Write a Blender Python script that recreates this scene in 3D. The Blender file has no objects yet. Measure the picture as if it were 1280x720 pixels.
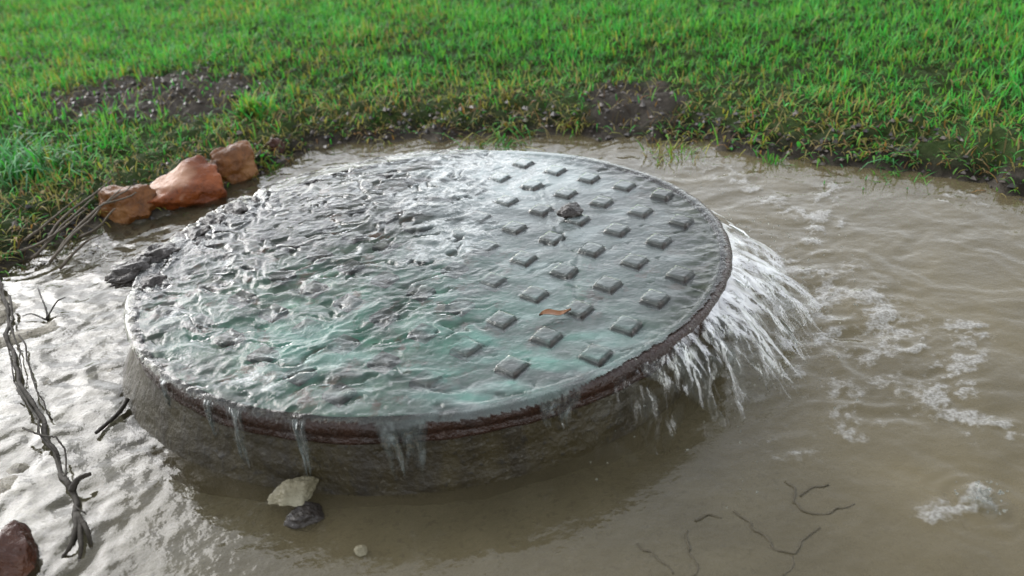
import bpy, bmesh, math, random
import numpy as np
from mathutils import Vector, Matrix, noise as mnoise

random.seed(7)
RNG = np.random.default_rng(11)
S = bpy.context.scene
COL = S.collection
rad = math.radians

# ------------------------------------------------------------------ camera
CAM = (0.0928, -1.0241, 0.553)
PITCH, ROLL, FPX = 0.4788, -0.0890, 1150.0
_f = np.array([0, math.cos(PITCH), -math.sin(PITCH)])
_r0 = np.array([1.0, 0, 0])
_u0 = np.cross(_r0, _f)
_r = math.cos(ROLL) * _r0 + math.sin(ROLL) * _u0
_u = -math.sin(ROLL) * _r0 + math.cos(ROLL) * _u0
cd = bpy.data.cameras.new('camera')
cam = bpy.data.objects.new('camera', cd)
COL.objects.link(cam)
cam.matrix_world = Matrix(((_r[0], _u[0], -_f[0], CAM[0]), (_r[1], _u[1], -_f[1], CAM[1]),
                           (_r[2], _u[2], -_f[2], CAM[2]), (0, 0, 0, 1)))
cd.sensor_width = 36.0
cd.lens = 36.0 * FPX / 1280.0
cd.clip_start, cd.clip_end = 0.02, 2000
cd.dof.use_dof = True
cd.dof.focus_distance = 1.05
cd.dof.aperture_fstop = 6.0
S.camera = cam

# ------------------------------------------------------------------ world, sun, exposure
SUN_EL, SUN_AZ = rad(32), rad(-45)          # azimuth measured clockwise from +Y
W = bpy.data.worlds.new('World')
S.world = W
W.use_nodes = True
wn = W.node_tree
bg = wn.nodes['Background']
sky = wn.nodes.new('ShaderNodeTexSky')
sky.sky_type = 'NISHITA'
sky.sun_disc = False
sky.sun_elevation = SUN_EL
sky.sun_rotation = SUN_AZ
sky.air_density = 1.0
sky.dust_density = 1.2
sky.ozone_density = 1.0
grey = wn.nodes.new('ShaderNodeHueSaturation')      # cloud veil: the sky's light without most of its colour
grey.inputs['Saturation'].default_value = 0.22
wn.links.new(sky.outputs[0], grey.inputs['Color'])
wn.links.new(grey.outputs[0], bg.inputs[0])
bg.inputs[1].default_value = 0.15
sd = bpy.data.lights.new('sun', 'SUN')
sd.energy = 0.50
sd.angle = rad(34)
sd.color = (1.0, 0.985, 0.96)
so = bpy.data.objects.new('sun', sd)
COL.objects.link(so)
_d = Vector((math.sin(SUN_AZ) * math.cos(SUN_EL), math.cos(SUN_AZ) * math.cos(SUN_EL), math.sin(SUN_EL)))
so.rotation_euler = _d.to_track_quat('Z', 'Y').to_euler()
so.location = _d * 30
S.view_settings.view_transform = 'Standard'
S.view_settings.look = 'None'
S.view_settings.gamma = 1.0
S.view_settings.exposure = 1.80

# ------------------------------------------------------------------ numeric helpers
def at(u, v, z=0.0):
    """world point at height z along the photograph's ray through pixel (u, v)"""
    d = _f + ((u - 640) / FPX) * _r - ((v - 360) / FPX) * _u
    t = (z - CAM[2]) / d[2]
    return np.array(CAM) + d * t

def sstep(a, b, x):
    t = np.clip((x - a) / (b - a), 0, 1)
    return t * t * (3 - 2 * t)

def _hash(ix, iy, seed):
    h = (ix.astype(np.int64) * 374761393 + iy.astype(np.int64) * 668265263 + seed * 1442695041) & 0xFFFFFFFF
    h = ((h ^ (h >> 13)) * 1274126177) & 0xFFFFFFFF
    return (h ^ (h >> 16)) & 0xFFFFFFFF

def pn(x, y, seed=0):
    x = np.asarray(x, float); y = np.asarray(y, float)
    ix = np.floor(x); iy = np.floor(y)
    fx = x - ix; fy = y - iy
    u = fx * fx * fx * (fx * (fx * 6 - 15) + 10)
    v = fy * fy * fy * (fy * (fy * 6 - 15) + 10)
    def g(dx, dy):
        a = _hash(ix + dx, iy + dy, seed) * (2 * math.pi / 4294967296.0)
        return np.cos(a) * (fx - dx) + np.sin(a) * (fy - dy)
    n0 = g(0, 0) * (1 - u) + g(1, 0) * u
    n1 = g(0, 1) * (1 - u) + g(1, 1) * u
    return (n0 * (1 - v) + n1 * v) * 1.5

def fbm(x, y, o=4, seed=0, gain=0.5):
    s = 0; a = 1.0
    for i in range(o):
        s = s + a * pn(x * 2 ** i, y * 2 ** i, seed + i * 17)
        a *= gain
    return s

def seg_dist(px, py, pts):
    """distance to a polyline, and the side (positive = left of travel)"""
    best = np.full(np.shape(px), 1e9); side = np.zeros(np.shape(px))
    for (ax, ay), (bx, by) in zip(pts[:-1], pts[1:]):
        dx, dy = bx - ax, by - ay
        t = np.clip(((px - ax) * dx + (py - ay) * dy) / (dx * dx + dy * dy), 0, 1)
        qx, qy = px - ax - t * dx, py - ay - t * dy
        d = np.hypot(qx, qy)
        m = d < best
        best = np.where(m, d, best)
        side = np.where(m, np.sign(dx * qy - dy * qx), side)
    return best, side

# ------------------------------------------------------------------ object helpers
def link(name, me, m=None, parent=None):
    o = bpy.data.objects.new(name, me)
    COL.objects.link(o)
    if m is not None:
        me.materials.append(m)
    if parent is not None:
        o.parent = parent
    return o

def tag(o, label=None, cat=None, group=None, kind=None):
    if label: o['label'] = label
    if cat: o['category'] = cat
    if group: o['group'] = group
    if kind: o['kind'] = kind
    return o

def empty(name, loc=(0, 0, 0), rz=0):
    o = bpy.data.objects.new(name, None)
    COL.objects.link(o)
    o.location = loc
    o.rotation_euler = (0, 0, rz)
    o.empty_display_size = 0.05
    return o

def mesh_np(name, V, F, smooth=True):
    """V (n,3), F (m,k) index array with k = 3 or 4"""
    V = np.ascontiguousarray(V, np.float32); F = np.ascontiguousarray(F, np.int32)
    me = bpy.data.meshes.new(name)
    n, k = F.shape
    me.vertices.add(len(V)); me.vertices.foreach_set('co', V.ravel())
    me.loops.add(n * k); me.loops.foreach_set('vertex_index', F.ravel())
    me.polygons.add(n)
    me.polygons.foreach_set('loop_start', np.arange(0, n * k, k, dtype=np.int32))
    me.polygons.foreach_set('use_smooth', np.full(n, smooth))
    me.update(calc_edges=True)
    me.validate()
    return me

def fattr(me, name, vals):
    a = me.attributes.new(name, 'FLOAT', 'POINT')
    a.data.foreach_set('value', np.ascontiguousarray(vals, np.float32).ravel())

def cattr(me, name, rgb):
    a = me.attributes.new(name, 'FLOAT_COLOR', 'POINT')
    rgba = np.ones((len(rgb), 4), np.float32); rgba[:, :3] = rgb
    a.data.foreach_set('color', rgba.ravel())

def grid_faces(nx, ny, keep=None):
    i = np.arange(nx * ny).reshape(ny, nx)
    F = np.stack([i[:-1, :-1], i[:-1, 1:], i[1:, 1:], i[1:, :-1]], -1).reshape(-1, 4)
    if keep is not None:
        k = keep.reshape(ny, nx)
        kk = (k[:-1, :-1] & k[:-1, 1:] & k[1:, 1:] & k[1:, :-1]).ravel()
        F = F[kk]
    return F

def compact(V, F, *attrs):
    used = np.unique(F)
    m = np.full(len(V), -1); m[used] = np.arange(len(used))
    return (V[used], m[F]) + tuple(a[used] for a in attrs)

def tubes(paths, sides=6):
    """paths: list of (points (n,3), radii (n,), flatten) -> V, F"""
    Vs, Fs = [], []; base = 0
    for P, R, flat in paths:
        P = np.asarray(P, float); R = np.asarray(R, float); n = len(P)
        T = np.gradient(P, axis=0); T /= np.linalg.norm(T, axis=1)[:, None] + 1e-12
        ref = np.array([0, 0, 1.0]) if abs(T[:, 2]).mean() < 0.8 else np.array([1.0, 0.2, 0])
        A = np.cross(T, ref); A /= np.linalg.norm(A, axis=1)[:, None] + 1e-12
        B = np.cross(A, T)
        a = np.linspace(0, 2 * math.pi, sides, endpoint=False)
        ring = P[:, None] + R[:, None, None] * (np.cos(a)[None, :, None] * A[:, None] + flat * np.sin(a)[None, :, None] * B[:, None])
        V = np.concatenate([ring.reshape(-1, 3), P[:1], P[-1:]])
        idx = np.arange(n * sides).reshape(n, sides)
        nx = np.roll(idx, -1, 1)
        F = np.stack([idx[:-1], nx[:-1], nx[1:], idx[1:]], -1).reshape(-1, 4)
        c0 = n * sides
        F = np.concatenate([F, np.stack([np.full(sides, c0), nx[0], idx[0], idx[0]], -1), np.stack([np.full(sides, c0 + 1), idx[-1], nx[-1], nx[-1]], -1)])
        Vs.append(V); Fs.append(F + base); base += len(V)
    V = np.concatenate(Vs); F = np.concatenate(Fs)
    return V, F

def mesh_mixed(name, V, F, smooth=True):
    """quads of which some repeat their last index (triangles)"""
    me = bpy.data.meshes.new(name)
    faces = [tuple(f[:3]) if f[2] == f[3] else tuple(f) for f in F.tolist()]
    me.from_pydata([tuple(v) for v in np.asarray(V, float).tolist()], [], faces)
    me.polygons.foreach_set('use_smooth', np.full(len(me.polygons), smooth))
    me.update()
    return me

def spline(pts, n):
    pts = np.asarray(pts, float); m = len(pts)
    P = np.vstack([2 * pts[0] - pts[1], pts, 2 * pts[-1] - pts[-2]])
    out = []
    for t in np.linspace(0, m - 1 - 1e-6, n):
        i = int(t); f = t - i
        a, b, c, d = P[i], P[i + 1], P[i + 2], P[i + 3]
        out.append(0.5 * (2 * b + (c - a) * f + (2 * a - 5 * b + 4 * c - d) * f * f + (3 * b - a - 3 * c + d) * f ** 3))
    return np.array(out)

# ------------------------------------------------------------------ materials
WET = 0.54                        # everything here is soaked: wet surfaces are about half as pale as dry ones
class NT:
    def __init__(s, name):
        s.m = bpy.data.materials.new(name); s.m.use_nodes = True
        s.t = s.m.node_tree; s.t.nodes.clear()
        s.out = s.t.nodes.new('ShaderNodeOutputMaterial')
    def n(s, typ, **kw):
        nd = s.t.nodes.new('ShaderNode' + typ)
        for k, v in kw.items():
            if k in nd.inputs: s.put(nd.inputs[k], v)
            else: setattr(nd, k, v)
        return nd
    def put(s, sock, v):
        if isinstance(v, bpy.types.NodeSocket): s.t.links.new(v, sock)
        else: sock.default_value = v
    def noise(s, scale, detail=4, rough=0.55, vec=None, dist=0.0):
        nd = s.n('TexNoise', Scale=scale, Detail=detail, Roughness=rough, Distortion=dist)
        s.put(nd.inputs['Vector'], vec if vec is not None else s.pos())
        return nd.outputs['Fac']
    def pos(s, scale=None):
        if not hasattr(s, '_tc'): s._tc = s.n('TexCoord')
        v = s._tc.outputs['Object']
        if scale:
            mp = s.n('Mapping', Scale=scale); s.put(mp.inputs['Vector'], v); v = mp.outputs[0]
        return v
    def math(s, op, a, b=0.5, clamp=False):
        nd = s.n('Math', operation=op, use_clamp=clamp); s.put(nd.inputs[0], a); s.put(nd.inputs[1], b)
        return nd.outputs[0]
    def ramp(s, fac, stops):
        nd = s.n('ValToRGB'); s.put(nd.inputs[0], fac)
        e = nd.color_ramp.elements
        while len(e) < len(stops): e.new(0.5)
        for el, (p, c) in zip(e, stops):
            el.position = p; el.color = (c, c, c, 1) if isinstance(c, (int, float)) else tuple(c) + (1,)
        return nd.outputs[0]
    def mix(s, fac, a, b, blend='MIX'):
        nd = s.n('MixRGB', blend_type=blend)
        s.put(nd.inputs[0], fac)
        for k, v in ((1, a), (2, b)):
            s.put(nd.inputs[k], v if isinstance(v, bpy.types.NodeSocket) else tuple(v) + (1,))
        return nd.outputs[0]
    def mixs(s, fac, a, b):
        nd = s.n('MixShader'); s.put(nd.inputs[0], fac); s.t.links.new(a, nd.inputs[1]); s.t.links.new(b, nd.inputs[2])
        return nd.outputs[0]
    def attr(s, name, col=False):
        nd = s.n('Attribute', attribute_name=name)
        return nd.outputs['Color' if col else 'Fac']
    def bump(s, h, strength=0.3, dist=0.01):
        nd = s.n('Bump', Strength=strength, Distance=dist); s.put(nd.inputs['Height'], h)
        return nd.outputs[0]
    def princ(s, col, rough=0.5, normal=None, metal=0.0, spec=0.5):
        nd = s.n('BsdfPrincipled'); s.put(nd.inputs['Base Color'], s.mix(1.0, col, (WET,) * 3, 'MULTIPLY'))
        s.put(nd.inputs['Roughness'], rough); s.put(nd.inputs['Metallic'], metal)
        s.put(nd.inputs['Specular IOR Level'], spec)
        if normal is not None: s.put(nd.inputs['Normal'], normal)
        return nd.outputs[0]
    def done(s, sh):
        s.t.links.new(sh, s.out.inputs[0]); return s.m

def make_water(name, murk_rgb, foam_rgb=(0.62, 0.64, 0.62), bump_scale=160, bump_d=0.0012, bump_s=0.5, rough=0.03, ior=1.38, stretch=(1, 1, 1), tint=(0.86, 0.88, 0.82), foam_lo=.40, foam_hi=.62, verd=None, spray=False, foam_max=0.74):
    """thin water: fresnel gloss over clear film, suspended silt (attribute murk) and air (attribute foam)"""
    t = NT(name)
    v = t.pos(stretch)
    h = t.noise(bump_scale, 3, 0.55, v)
    nrm = t.bump(h, bump_s, bump_d)
    clear = t.n('BsdfTransparent', Color=tuple(tint) + (1,)).outputs[0]
    mc = t.mix(t.noise(9, 4, 0.6), [c * 0.78 * WET for c in murk_rgb], [c * 1.22 * WET for c in murk_rgb])
    if verd: mc = t.mix(t.attr('verd'), mc, [c * WET for c in verd])
    silt = t.n('BsdfDiffuse', Normal=nrm); t.put(silt.inputs['Color'], mc)
    vo = t.n('TexVoronoi', Scale=115.0); t.put(vo.inputs['Vector'], v)
    lace = t.math('ADD', t.math('MULTIPLY', t.noise(130, 5, 0.7, v), 0.62), t.math('MULTIPLY', vo.outputs['Distance'], 0.30))
    edge = t.math('ADD', t.math('MULTIPLY', t.attr('foam'), 0.42), lace)
    fn = t.ramp(edge, [(foam_lo + 0.20, 0.0), (foam_hi + 0.22, 1.0)])
    ac = t.n('RGB'); ac.outputs[0].default_value = tuple(c * WET for c in foam_rgb) + (1,); ac = ac.outputs[0]
    if verd: ac = t.mix(t.math('MULTIPLY', t.attr('verd'), 0.75), ac, [min(1, c * 1.3) * WET for c in verd])
    ac = t.mix(t.ramp(t.noise(340, 3, 0.6, v), [(0.40, 0), (0.62, 1)]), t.mix(1.0, ac, (0.45, 0.44, 0.41), 'MULTIPLY'), ac)
    aird = t.n('BsdfDiffuse', Normal=nrm); t.put(aird.inputs['Color'], ac); air = aird.outputs[0]
    b = t.mixs(t.attr('murk'), clear, silt.outputs[0])
    b = t.mixs(t.math('MULTIPLY', t.math('MINIMUM', t.math('MULTIPLY', t.attr('foam'), 2.2), foam_max), fn, True), b, air)
    gl = t.n('BsdfGlossy', Roughness=rough, Normal=nrm).outputs[0]
    fr = t.n('Fresnel', IOR=ior, Normal=nrm).outputs[0]
    w = t.mixs(fr, b, gl)
    if spray:                                           # water torn into spray is only partly there
        w = t.mixs(t.attr('dens'), t.n('BsdfTransparent').outputs[0], w)
    return t.done(w)

M = {}
M['pool'] = make_water('muddy_water', (0.215, 0.178, 0.100), bump_scale=60, bump_d=0.003, bump_s=0.30, ior=1.33, foam_rgb=(0.56, 0.55, 0.51), foam_lo=.36, foam_hi=.60)
M['film'] = make_water('film_water', (0.36, 0.42, 0.41), bump_scale=150, bump_d=0.002, bump_s=0.6, ior=1.33, rough=0.05, foam_max=0.66, verd=(0.13, 0.36, 0.28), foam_rgb=(0.78, 0.82, 0.81), foam_lo=.44, foam_hi=.58)
M['fall'] = make_water('falling_water', (0.20, 0.24, 0.235), bump_scale=120, bump_d=0.003, bump_s=0.6, ior=1.33, rough=0.30, spray=True, foam_rgb=(0.50, 0.56, 0.55))

def mat_ground():
    t = NT('mud_ground')
    n1 = t.noise(14, 6, 0.6); n2 = t.noise(120, 4, 0.6); n3 = t.noise(420, 3, 0.6)
    silt = t.mix(t.ramp(n1, [(0.38, 0), (0.62, 1)]), (0.17, 0.148, 0.096), (0.36, 0.315, 0.222))
    silt = t.mix(t.ramp(n2, [(0.54, 0), (0.68, 0.9)]), silt, (0.09, 0.076, 0.052))
    soil = t.mix(n2, (0.010, 0.008, 0.006), (0.040, 0.031, 0.023))
    soil = t.mix(t.ramp(n3, [(0.60, 0), (0.70, 1)]), soil, (0.085, 0.07, 0.053))
    turf = t.mix(n2, (0.020, 0.038, 0.008), (0.060, 0.095, 0.022))
    grey = t.mix(n2, (0.05, 0.043, 0.034), (0.13, 0.112, 0.088))
    c = t.mix(t.attr('bank'), silt, soil)
    c = t.mix(t.attr('turf'), c, turf)
    c = t.mix(t.attr('bare'), c, grey)
    h = t.math('ADD', n2, t.math('MULTIPLY', n3, 0.5))
    rg = t.mix(t.attr('bank'), t.ramp(n2, [(0.3, 0.3), (0.7, 0.6)]), (0.85, 0.85, 0.85))
    sp = t.math('SUBTRACT', 0.40, t.math('MULTIPLY', t.attr('bank'), 0.28))
    return t.done(t.princ(c, rg, t.bump(h, 0.7, 0.006), spec=sp))
M['ground'] = mat_ground()

def mat_iron():
    t = NT('cast_iron_cover')
    n = t.noise(16, 5, 0.6); n2 = t.noise(60, 4, 0.6)
    c = t.mix(n2, (0.010, 0.010, 0.008), (0.050, 0.048, 0.036))
    c = t.mix(t.ramp(t.noise(32, 5, 0.65), [(0.50, 0), (0.62, 0.8)]), c, (0.085, 0.080, 0.055))
    c = t.mix(t.math('MULTIPLY', t.attr('verdigris'), t.ramp(n, [(0.35, 0.15), (0.62, 1)])), c, (0.10, 0.46, 0.33))
    c = t.mix(t.ramp(t.noise(24, 4, 0.6, t.pos((1.3, 1.1, 1))), [(0.56, 0), (0.66, 0.9)]), c, (0.16, 0.062, 0.030))
    c = t.mix(t.math('MULTIPLY', t.attr('moss'), t.ramp(n, [(0.3, 0.3), (0.6, 1)])), c, (0.060, 0.080, 0.022))
    return t.done(t.princ(c, 0.5, t.bump(n2, 0.5, 0.002), metal=0.0))
M['iron'] = mat_iron()

def mat_block():
    t = NT('cast_iron_tread')
    n2 = t.noise(60, 4, 0.6)
    c = t.mix(n2, (0.05, 0.052, 0.05), (0.15, 0.15, 0.145))
    c = t.mix(t.ramp(t.noise(30, 3), [(0.58, 0), (0.70, 0.8)]), c, (0.13, 0.055, 0.035))
    return t.done(t.princ(c, 0.38, t.bump(n2, 0.4, 0.002)))
M['block'] = mat_block()

def mat_rust():
    t = NT('wet_rusty_iron')
    n = t.noise(35, 5, 0.65); n2 = t.noise(180, 3, 0.6)
    c = t.mix(n, (0.012, 0.009, 0.007), (0.075, 0.034, 0.022))
    c = t.mix(t.ramp(n2, [(0.62, 0), (0.72, 0.7)]), c, (0.15, 0.11, 0.09))
    c = t.mix(t.ramp(t.noise(20, 4), [(0.5, 0), (0.7, 0.6)]), c, (0.06, 0.05, 0.048))
    return t.done(t.princ(c, t.ramp(n2, [(0.3, 0.12), (0.7, 0.4)]), t.bump(t.math('ADD', n2, n), 0.8, 0.004), spec=0.3))
M['rust'] = mat_rust()

def mat_concrete():
    t = NT('wet_concrete')
    n = t.noise(18, 6, 0.65); n2 = t.noise(150, 4, 0.6)
    st = t.noise(30, 4, 0.6, t.pos((1, 1, 0.12)))
    c = t.mix(n, (0.032, 0.024, 0.010), (0.078, 0.062, 0.028))
    c = t.mix(t.ramp(st, [(0.45, 0), (0.7, 0.85)]), c, (0.028, 0.022, 0.016))
    c = t.mix(t.ramp(n2, [(0.56, 0), (0.66, 0.8)]), c, (0.030, 0.026, 0.019))
    c = t.mix(t.ramp(t.noise(240, 3, 0.6), [(0.60, 0), (0.70, 0.7)]), c, (0.13, 0.115, 0.085))
    return t.done(t.princ(c, t.ramp(n, [(0.3, 0.25), (0.7, 0.6)]), t.bump(t.math('ADD', n2, st), 0.6, 0.004), spec=0.25))
M['concrete'] = mat_concrete()

def mat_rock(name, a, b, pale, palefac=(0.55, 0.66), rough=0.35, dark=(0.03, 0.012, 0.008), lit_top=0.0):
    t = NT(name)
    n = t.noise(22, 6, 0.65, dist=0.6); n2 = t.noise(180, 4, 0.6)
    c = t.mix(t.ramp(n, [(0.3, 0), (0.7, 1)]), a, b)
    c = t.mix(t.ramp(t.noise(38, 5, 0.7, dist=1.0), [(0.54, 0), (0.68, 0.75)]), c, [q * 0.6 for q in a])
    c = t.mix(t.ramp(t.noise(11, 3, 0.5), [(palefac[0], 0), (palefac[1], 1)]), c, pale)
    if lit_top: c = t.mix(t.math('MULTIPLY', t.attr('pale'), lit_top), c, pale)
    c = t.mix(t.ramp(n2, [(0.62, 0), (0.74, 0.6)]), c, dark)
    return t.done(t.princ(c, rough, t.bump(t.math('ADD', n, t.math('MULTIPLY', n2, 0.6)), 0.7, 0.008), spec=0.3 if rough > 0.2 else 0.5))
M['red_rock'] = mat_rock('red_sandstone', (0.13, 0.026, 0.005), (0.42, 0.110, 0.022), (0.66, 0.37, 0.23), (0.66, 0.74), lit_top=0.95)
M['ochre_rock'] = mat_rock('ochre_stone', (0.11, 0.036, 0.006), (0.34, 0.125, 0.022), (0.42, 0.20, 0.07), (0.58, 0.7))
M['brown_rock'] = mat_rock('brown_stone', (0.05, 0.017, 0.009), (0.12, 0.042, 0.020), (0.17, 0.075, 0.04), (0.6, 0.72), 0.25)
M['tan_rock'] = mat_rock('tan_stone', (0.21, 0.185, 0.11), (0.33, 0.295, 0.19), (0.38, 0.35, 0.24), (0.5, 0.65), 0.5, (0.2, 0.16, 0.1))
M['grey_rock'] = mat_rock('grey_stone', (0.09, 0.082, 0.07), (0.19, 0.175, 0.155), (0.26, 0.25, 0.235), (0.5, 0.65), 0.3)
M['clod'] = mat_rock('wet_dark_mud', (0.022, 0.018, 0.015), (0.075, 0.062, 0.052), (0.13, 0.115, 0.095), (0.58, 0.70), 0.24, (0.012, 0.01, 0.012))

def mat_stem(name, a, b, rough=0.6):
    t = NT(name)
    n = t.noise(90, 4, 0.6)
    return t.done(t.princ(t.mix(n, a, b), rough, t.bump(n, 0.8, 0.004), spec=0.2))
M['straw'] = mat_stem('dead_straw', (0.06, 0.047, 0.03), (0.17, 0.135, 0.09))
M['root'] = mat_stem('muddy_root', (0.016, 0.013, 0.009), (0.075, 0.062, 0.045), 0.75)
M['darkroot'] = mat_stem('dark_root', (0.018, 0.014, 0.010), (0.06, 0.05, 0.036), 0.5)
M['submerged'] = mat_stem('silted_crack', (0.060, 0.050, 0.030), (0.13, 0.110, 0.070), 0.6)
M['leaf'] = mat_stem('wet_orange_leaf', (0.20, 0.08, 0.03), (0.36, 0.17, 0.07), 0.4)

def mat_blade(name, gloss=0.55):
    t = NT(name)
    c = t.attr('tone', True)
    p = t.princ(t.mix(1.0, c, (1.9, 1.8, 1.4), 'MULTIPLY'), gloss, spec=0.2)
    tr = t.n('BsdfTranslucent'); t.put(tr.inputs['Color'], t.mix(1.0, c, (2.2 * WET, 2.2 * WET, 1.1 * WET), 'MULTIPLY'))
    return t.done(t.mixs(0.42, p, tr.outputs[0]))
M['blade'] = mat_blade('grass_blade')

# ------------------------------------------------------------------ terrain
PL, HP = 0.080, 0.0865            # cover plate top and tread block top
shore_px = [(-330, 560), (-120, 420), (0, 338), (60, 312), (130, 285), (240, 262), (330, 214), (400, 190), (500, 178), (620, 174), (800, 176), (870, 186), (960, 203), (1060, 210), (1160, 222), (1240, 240), (1300, 262), (1500, 330)]
shore = [tuple(at(u, v)[:2]) for u, v in shore_px]
shore = [(-6.0, shore[0][1] - 1.2)] + shore + [(6.0, shore[-1][1] - 0.6)]
bare_px = [(195, 135, 0.25, 0.16), (790, 125, 0.10, 0.11), (525, 155, 0.06, 0.05), (1200, 205, 0.12, 0.03), (930, 180, 0.12, 0.03)]
bare = [(at(u, v, 0.04)[0], at(u, v, 0.04)[1], a, b) for u, v, a, b in bare_px]

def shore_sd(x, y):
    d, s = seg_dist(x, y, shore)
    return d * s                  # positive on the land side

def land(x, y):
    """height of the ground and its masks (bank, turf, bare)"""
    d = shore_sd(x, y) + 0.040 * fbm(x * 5, y * 5, 4, 5, .6)
    bank = sstep(-0.02, 0.03, d)
    rise = 0.040 * sstep(-0.02, 0.14, d) + 0.040 * sstep(0.12, 0.7, d)
    bed = -0.012 - 0.020 * sstep(0.0, 0.25, -d) + 0.006 * fbm(x * 11, y * 11, 4, 3)
    right = sstep(0.33, 0.55, x)
    bed = bed - 0.014 * right
    front = sstep(-0.22, -0.36, y) * (1 - sstep(0.25, 0.5, x)) * sstep(-0.35, -0.15, x)
    bed = bed + 0.019 * front
    lf = (1 - sstep(-0.40, -0.26, x)) * (1 - sstep(0.10, 0.24, y)) * (1 - sstep(0.35, 0.7, -d))
    bed = bed + lf * (0.023 + 0.013 * fbm(x * 15, y * 15, 4, 23, .6))
    far = np.hypot(x, y)
    bed = bed + 0.12 * sstep(3.2, 4.6, far)
    rough = (0.011 * fbm(x * 22, y * 22, 3, 9) + 0.007 * fbm(x * 60, y * 60, 2, 12)) * bank
    z = bed * (1 - bank) + (rise + rough) * bank
    turf = sstep(0.03, 0.09, d)
    bm = np.zeros(np.shape(x))
    for bx, by, a, b in bare:
        q = np.hypot((x - bx) / a, (y - by) / b) + 0.35 * fbm(x * 18, y * 18, 3, 21)
        bm = np.maximum(bm, 1 - sstep(0.75, 1.15, q))
    return z, bank, turf * (1 - bm), bm * bank, d

def axis(lo, hi, step, far, n):
    core = np.arange(lo, hi + 1e-9, step)
    ext = np.geomspace(step * 2, far, n)
    return np.concatenate([(lo - ext)[::-1], core, hi + ext])

gx = axis(-2.3, 1.9, 0.0105, 400, 40); gy = axis(-0.75, 3.4, 0.0105, 400, 40)
GX, GY = np.meshgrid(gx, gy)
Z, bk, tf, br, dd = land(GX, GY)
inside = np.hypot(GX, GY) < 0.30
Z = np.where(inside, np.minimum(Z, -0.03), Z)
me = mesh_np('ground', np.stack([GX, GY, Z], -1).reshape(-1, 3), grid_faces(len(gx), len(gy)))
fattr(me, 'bank', bk); fattr(me, 'turf', tf); fattr(me, 'bare', br * 0.6)
tag(link('ground', me, M['ground']), kind='structure')

# ------------------------------------------------------------------ pool and stream water
def blob(x, y, u, v, r, z=0.0, k=1.0):
    p = at(u, v, z)
    return np.exp(-((x - p[0]) ** 2 + ((y - p[1]) * k) ** 2) / (r * r))

wx = axis(-1.15, 1.15, 0.0046, 4.0, 16); wy = axis(-0.62, 0.98, 0.0046, 4.2, 16)
WX, WY = np.meshgrid(wx, wy)
sdist = shore_sd(WX, WY)
rr = np.hypot(WX, WY)
left = 1 - sstep(-0.40, -0.05, WX)
rgt = sstep(0.30, 0.45, WX + 0.25 * (WY > 0) * 0)
front = sstep(-0.20, -0.36, WY) * (1 - sstep(0.25, 0.5, WX)) * sstep(-0.36, -0.16, WX)
casc = np.exp(-((WX - 0.46) / 0.09) ** 2 - ((WY + 0.10) / 0.18) ** 2)
wpx = WX + 0.06 * fbm(WX * 7, WY * 7, 3, 31); wpy = WY + 0.06 * fbm(WX * 7, WY * 7, 3, 37)
d_sp = np.hypot(WX - at(1226, 630)[0], WY - at(1226, 630)[1])
amp = 0.0012 + 0.0004 * left - 0.0004 * rgt + 0.0018 * casc - 0.0010 * front
rip = 1.3 * pn(wpx * 15, wpy * 17, 40) + 0.8 * pn(wpx * 28, wpy * 31, 41) + 0.5 * pn(wpx * 60, wpy * 66, 43) + 0.22 * pn(wpx * 130, wpy * 150, 47)
rip = rip + 1.1 * np.sin(d_sp * 420) * np.exp(-(d_sp / 0.045) ** 2)
# wavelets that run off the front left of the manhole
rays = np.exp(-((WX + 0.32) / 0.10) ** 2 - ((WY + 0.26) / 0.13) ** 2)
rip = rip + rays * 0.35 * np.sin((WX * 0.75 - WY * 0.66) * 170 + 3 * fbm(WX * 8, WY * 8, 2, 51))
foam_px = [(1225, 620, .016, 1.2),
           (905, 215, .05, .5), (870, 205, .04, .5), (990, 560, .03, .4)]
for line, r, a in (([(1045, 225), (1030, 255), (1012, 300)], .020, 1.1), ([(1075, 365), (1105, 400), (1150, 440)], .026, 1.1), ([(1210, 415), (1195, 470), (1180, 500), (1235, 535)], .026, 1.2), ([(1160, 645), (1185, 636), (1215, 632)], .012, .9), ([(920, 225), (985, 262), (1040, 280)], .022, .9), ([(960, 330), (1020, 345), (1040, 420)], .026, 1.0), ([(1180, 250), (1200, 240), (1240, 262)], .014, .7), ([(1010, 470), (1050, 490), (1060, 540)], .02, .6)):
    for p in spline([q + (0,) for q in line], 7):
        foam_px.append((p[0], p[1], r, a))
fo = np.zeros_like(WX)
for u, v, r, a in foam_px:
    fo = np.maximum(fo, a * blob(WX, WY, u, v, r * 0.85))
fn = fbm(WX * 38 + 2 * pn(WX * 9, WY * 9, 62), WY * 38, 5, 61, .6)
fo = np.clip(fo * 1.35, 0, 1.2) * sstep(-0.25, 0.25, fn)
fo = np.maximum(fo, casc * 0.9 * sstep(-0.3, 0.5, fbm(WX * 22 - WY * 10, WY * 22, 3, 67)))
fo = np.maximum(fo, 0.10 * front * sstep(0.25, 0.7, fbm(WX * 60, WY * 60, 2, 71)))
fo = np.maximum(fo, 0.5 * left * sstep(0.35, 0.9, fbm(WX * 16, WY * 26, 4, 73)))
WZ = 0.001 + amp * rip + 0.0026 * np.clip(fo, 0, 1) * (0.2 + np.abs(pn(WX * 110, WY * 110, 79)) + 0.6 * np.abs(pn(WX * 60, WY * 60, 80)))
mu = 0.55 + 0.14 * rgt - 0.08 * front - 0.42 * left + 0.10 * fbm(WX * 6, WY * 6, 3, 83)
keep = ((sdist < 0.13) & (rr > 0.33)) & (rr < 6)
V = np.stack([WX, WY, WZ], -1).reshape(-1, 3)
F = grid_faces(len(wx), len(wy), keep.ravel())
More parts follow.
